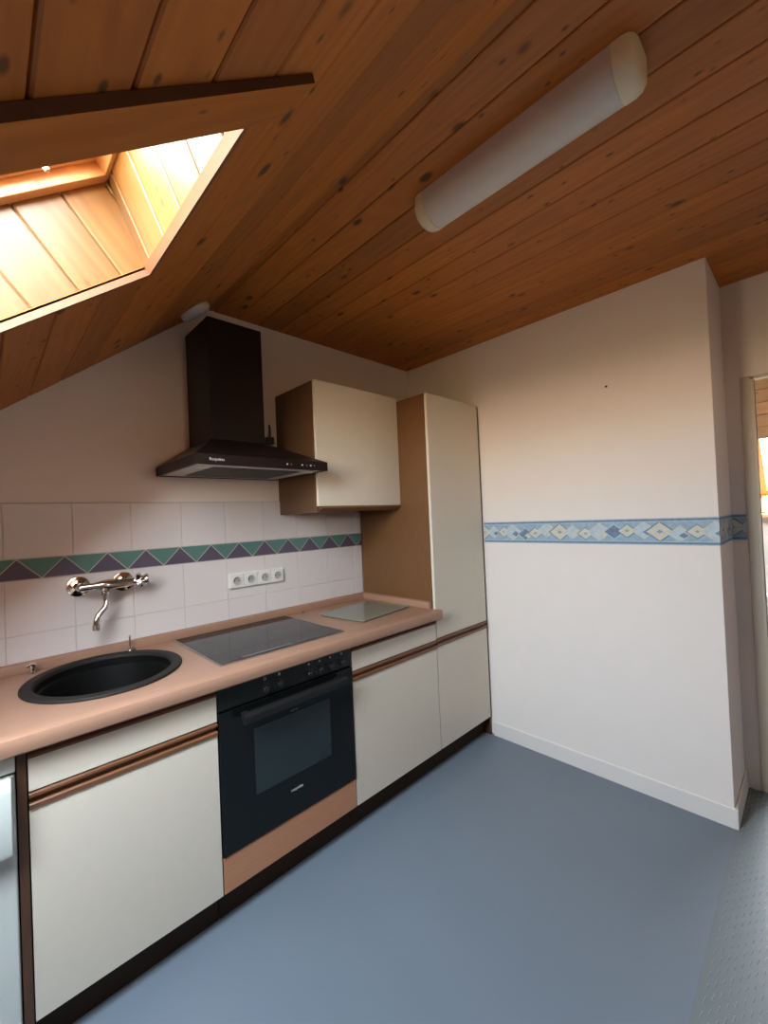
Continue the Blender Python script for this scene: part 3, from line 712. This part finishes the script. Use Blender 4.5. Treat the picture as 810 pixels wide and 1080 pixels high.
# a true 40 x 30 cm rectangle, slightly turned
ang = math.radians(7.5); ex = Vector((math.cos(ang), math.sin(ang), 0)); ey = Vector((-math.sin(ang), math.cos(ang), 0))
bx = cen
t.loops([[bx+ex*a+ey*b_+Vector((0, 0, z)) for a, b_ in ((-.195, -.155), (.195, -.155), (.195, .155), (-.195, .155))] for z in (WZ+.004, WZ+.0095)], 0, True, True, True)
gb = thing('glass_board', 'grey green glass cutting board lying on the worktop beside the hob', 'cutting board', (bx.x, bx.y, WZ))
t.build('plate', PLATEG, gb, bevel=.0012)
for a, b_ in ((-.17, -.13), (.17, -.13), (.17, .13), (-.17, .13)):
    MB().lathe(bx+ex*a+ey*b_+Vector((0, 0, WZ+.0002)), [(.008, 0), (.007, .0037)], n=14).build('foot', PLASTD, gb)

# small drawing-pin like mark on worktop behind hob
tag(MB().lathe((.715, -.045, WZ+.0002), [(.0075, 0), (.0075, .002), (.005, .0035), (0, .0038)], n=14, cap1=False).build('screw_cap', RAILD, smooth=True), 'tiny brown cap on the worktop against the upstand behind the hob', 'cap')

# oven ---------------------------------------------------------------------
t = thing('built_in_oven', 'black built-in oven with control knobs and glass door under the hob', 'oven', (.3, -.3, .24))
MB().box((.004, -.565, .245), (.596, -.03, .815)).build('cavity_body', BLACKE, t)
MB().box((.002, -.601, .742), (.598, -.566, .823)).build('control_panel', BLACKE, t, bevel=.0015)
d = MB().box((.002, -.604, .242), (.598, -.566, .736)).build('door', BLACKG, t, bevel=.002)
MB().box((.128, -.6052, .400), (.470, -.6043, .640)).build('window', OVENW, d, bevel=.0003)
hd = MB()
prof = [(-.655, .690), (-.660, .700), (-.660, .716), (-.652, .726), (-.640, .728), (-.632, .722), (-.630, .706), (-.636, .692), (-.646, .687)]
hd.prism(prof, 'x', .072, .532)
for x in (.082, .496): hd.box((x, -.640, .697), (x+.022, -.604, .716))
hd.build('handle', BLACKM, d, bevel=.001)
text_mesh('logo', 'respekta', .0155, MARK, d, (.298, -.6050, .345), (PI/2, 0, 0))
text_mesh('logo', 'ELEKTRO', .008, MARKD, d, (.300, -.6050, .650), (PI/2, 0, 0))
kx = [.181, .241, .377, .430, .484, .545]
for i, x in enumerate(kx):
    kn = MB().lathe((x, -.6012, .770), [(.0165, 0), (.0165, .003), (.0135, .004), (.0125, .014), (.011, .0155), (0, .0155)], '-y', 28, cap1=False).build('control_knob', BLACKM, t, smooth=True)
    MB().box((x-.0008, -.6172, .771), (x+.0008, -.6166, .780)).build('pointer', MARKD, kn)
    cpl = MB()
    for q in range(-4, 5):
        a = q*.52; cpl.box((x+math.sin(a)*.0205-.0007, -.6016, .770+math.cos(a)*.0205-.0007), (x+math.sin(a)*.0205+.0007, -.6012, .770+math.cos(a)*.0205+.0007))
    cpl.build('dial_marking', MARK, t)
    mk = MB()
    if i == 0: mk.loops([[(x+math.cos(2*PI*k/20)*r_, -.6016, .8065+math.sin(2*PI*k/20)*r_) for k in range(20)] for r_ in (.0058, .0038)])
    elif i == 1: mk.box((x-.0045, -.6018, .8015), (x+.0045, -.6012, .8125))
    else:
        mk.lathe((x, -.6012, .8065), [(.0042, 0), (.0042, .0004), (0, .0004)], '-y', 16, cap1=False)
    mk.build('symbol', MARK, t)

# panel under the oven, with its plinth
t = thing('oven_base_panel', 'salmon wood panel below the black oven', 'panel', (.3, -.59, 0))
MB().box((.002, -.600, .117), (.598, -.582, .238)).build('panel_board', mat('salmon_wood_panel', (.46, .215, .115), .4, noise=.16, scale=40, stretch=(.2, 4, 4)), t, bevel=.001)
MB().box((.001, -.545, 0), (.599, -.529, .117)).box((.001, -.582, .105), (.599, -.529, .117)).build('plinth', PLINTH, t)

# hood ----------------------------------------------------------------------
t = thing('extractor_hood', 'dark brown chimney extractor hood on the wall above the hob', 'extractor hood', (.30, -.01, 1.62))
x0h, x1h, yfh, zb0, zb1 = .0, .60, -.485, 1.622, 1.662
cx0, cx1, cyf, cz0, cz1 = .150, .402, -.268, 1.765, 2.300
lip = [[(x0h, -.0015, z), (x0h, yfh, z), (x1h, yfh, z), (x1h, -.0015, z)] for z in (zb0, zb1)]
inner = [(x0h+.012, -.012, zb0), (x0h+.012, yfh+.012, zb0), (x1h-.012, yfh+.012, zb0), (x1h-.012, -.012, zb0)]
inner2 = [(p[0], p[1], zb0+.012) for p in inner]
def mixr(t_, bow):
    a = lip[1]; b = [(cx0, -.0015, cz0), (cx0, cyf, cz0), (cx1, cyf, cz0), (cx1, -.0015, cz0)]
    return [tuple(Vector(p).lerp(Vector(q), t_)-Vector((0, 0, bow*math.sin(PI*t_)))) for p, q in zip(a, b)]
hc = MB().loops([inner2, inner, lip[0], lip[1]]+[mixr(q/8, .0) for q in range(1, 9)], 0, True, True, True)
cn = hc.build('canopy', HOODM, t, smooth=True)
text_mesh('logo', 'Respekta', .016, MARK, cn, (.080, yfh-.0008, 1.643), (PI/2, 0, 0))
for x in (.385, .405, .46, .485, .505, .525):
    MB().lathe((x, yfh-.0002, 1.642), [(.004, 0), (.004, .0025), (0, .003)], '-y', 12, cap1=False).build('button', MARK if x in (.385, .46, .505) else HOODT, cn, smooth=True)
MB().box((cx0, cyf, cz0), (cx1, -.0015, cz1)).build('chimney', HOODM, t, bevel=.0015)
fl_ = MB().box((.015, -.470, zb0+.003), (.585, -.015, zb0+.011), 0)
fo = fl_.build('underside_panel', GREYM, t)
ft = MB().box((.10, -.40, zb0-.001), (.50, -.08, zb0+.0025))
for q in range(26): ft.box((.108+q*.0151, -.392, zb0-.0032), (.108+q*.0151+.007, -.088, zb0-.0012))
ft.build('grease_filter', mat('darker_filter_mesh', (.12, .11, .11), .45, .5), fo)
MB().lathe((.545, -.40, zb0-.003), [(.024, .0), (.026, .003), (.026, .0055)], n=24).build('lamp_lens', LAMPP, fo, smooth=True)
MB().lathe((.06, -.40, zb0-.003), [(.024, .0), (.026, .003), (.026, .0055)], n=24).build('lamp_lens', LAMPP, fo, smooth=True)
# cable and plug beside the chimney
t = thing('cable_plug', 'dark plug and short cable on the wall between hood chimney and wall cabinet', 'cable', (.56, -.002, 1.83))
MB().tube([(.545, -.02, 1.765), (.550, -.02, 1.80), (.562, -.018, 1.83), (.570, -.016, 1.86), (.572, -.014, 1.90), (.570, -.010, 1.925)], .004, 10).build('cable', PLASTD, t, smooth=True)
MB().box((.545, -.034, 1.815), (.585, -.0015, 1.855)).build('plug', PLASTD, t, bevel=.004)

# fridge ------------------------------------------------------------------
t = thing('fridge', 'white under-counter fridge at the left edge beside the dark end panel', 'fridge', (-.82, -.3, 0))
fx0, fx1_ = -1.115, -.524
MB().box((fx0, -.545, .02), (fx1_, -.03, .822)).build('body', FRIDGE, t, bevel=.004)
MB().prism([(-.547, .776), (-.597, .776), (-.603, .781), (-.603, .816), (-.597, .822), (-.547, .822)], 'x', fx0, fx1_).build('control_fascia', FRIDGE, t, smooth=True)
MB().box((fx0, -.600, .06), (fx1_, -.547, .770)).build('door', FRIDGE, t, bevel=.006, seg=3)
MB().prism([(-.601, .585), (-.622, .578), (-.634, .585), (-.638, .60), (-.638, .745), (-.634, .757), (-.622, .772), (-.601, .774)], 'x', -.90, -.532).build('handle', FRIDGE, t, bevel=.004)
MB().box((fx0+.01, -.53, 0), (fx1_-.01, -.05, .02)).build('foot_rail', PLASTD, t)

# ceiling lamp -------------------------------------------------------------
t = thing('ceiling_lamp', 'long white fluorescent batten lamp with yellowed end caps on the pine ceiling', 'lamp', (.565, -1.49, ZC))
def dprof(k, rr_=1.): # D-shaped section, (x, z)
    a = PI*k/20; return (.562+math.cos(a)*.064*rr_, ZC-.030-math.sin(a)*.058*rr_)
def dring(y, rr_=1., zt=ZC-.001): return [(.562+.064*rr_, y, zt)]+[(dprof(k, rr_)[0], y, dprof(k, rr_)[1]) for k in range(21)]+[(.562-.064*rr_, y, zt)]
MB().loops([dring(-1.205), dring(-1.775)], 0, True, True, True).build('diffuser', LAMPP, t, smooth=True)
for (ya, sg) in ((-1.776, -1), (-1.204, 1)):
    MB().loops([dring(ya, 1.02), dring(ya+sg*.022, 1.015), dring(ya+sg*.036, .95), dring(ya+sg*.046, .78), dring(ya+sg*.050, .5)], 0, True, True, True).build('end_cap', LAMPC, t, smooth=True)

# round disc on the slope
c = Vector((.135, -.165, slope_z(.135)))
t = thing('smoke_detector', 'small round white disc on the pine slope above the extractor hood', 'smoke detector', tuple(c))
MB().lathe(c-SNU*.0005, [(.068, 0), (.070, .006), (.068, .018), (.056, .028), (.020, .033), (0, .0335)], -SNU, 40, cap1=False).build('housing', PLAST, t, smooth=True)
MB().lathe(c-SNU*.033, [(.016, 0), (.015, .003), (0, .0035)], -SNU, 20, cap1=False).build('grille_cap', PLAST, t, smooth=True)

# nail in the right wall
tag(MB().lathe((XW-.0002, -1.354, 2.004), [(.0025, 0), (.0025, .010), (.0055, .0105), (.005, .012), (0, .0125)], Vector((-1, 0, 0)), 12, cap1=False).build('wall_nail', PLASTD), 'small dark nail in the white right wall above the border', 'nail')
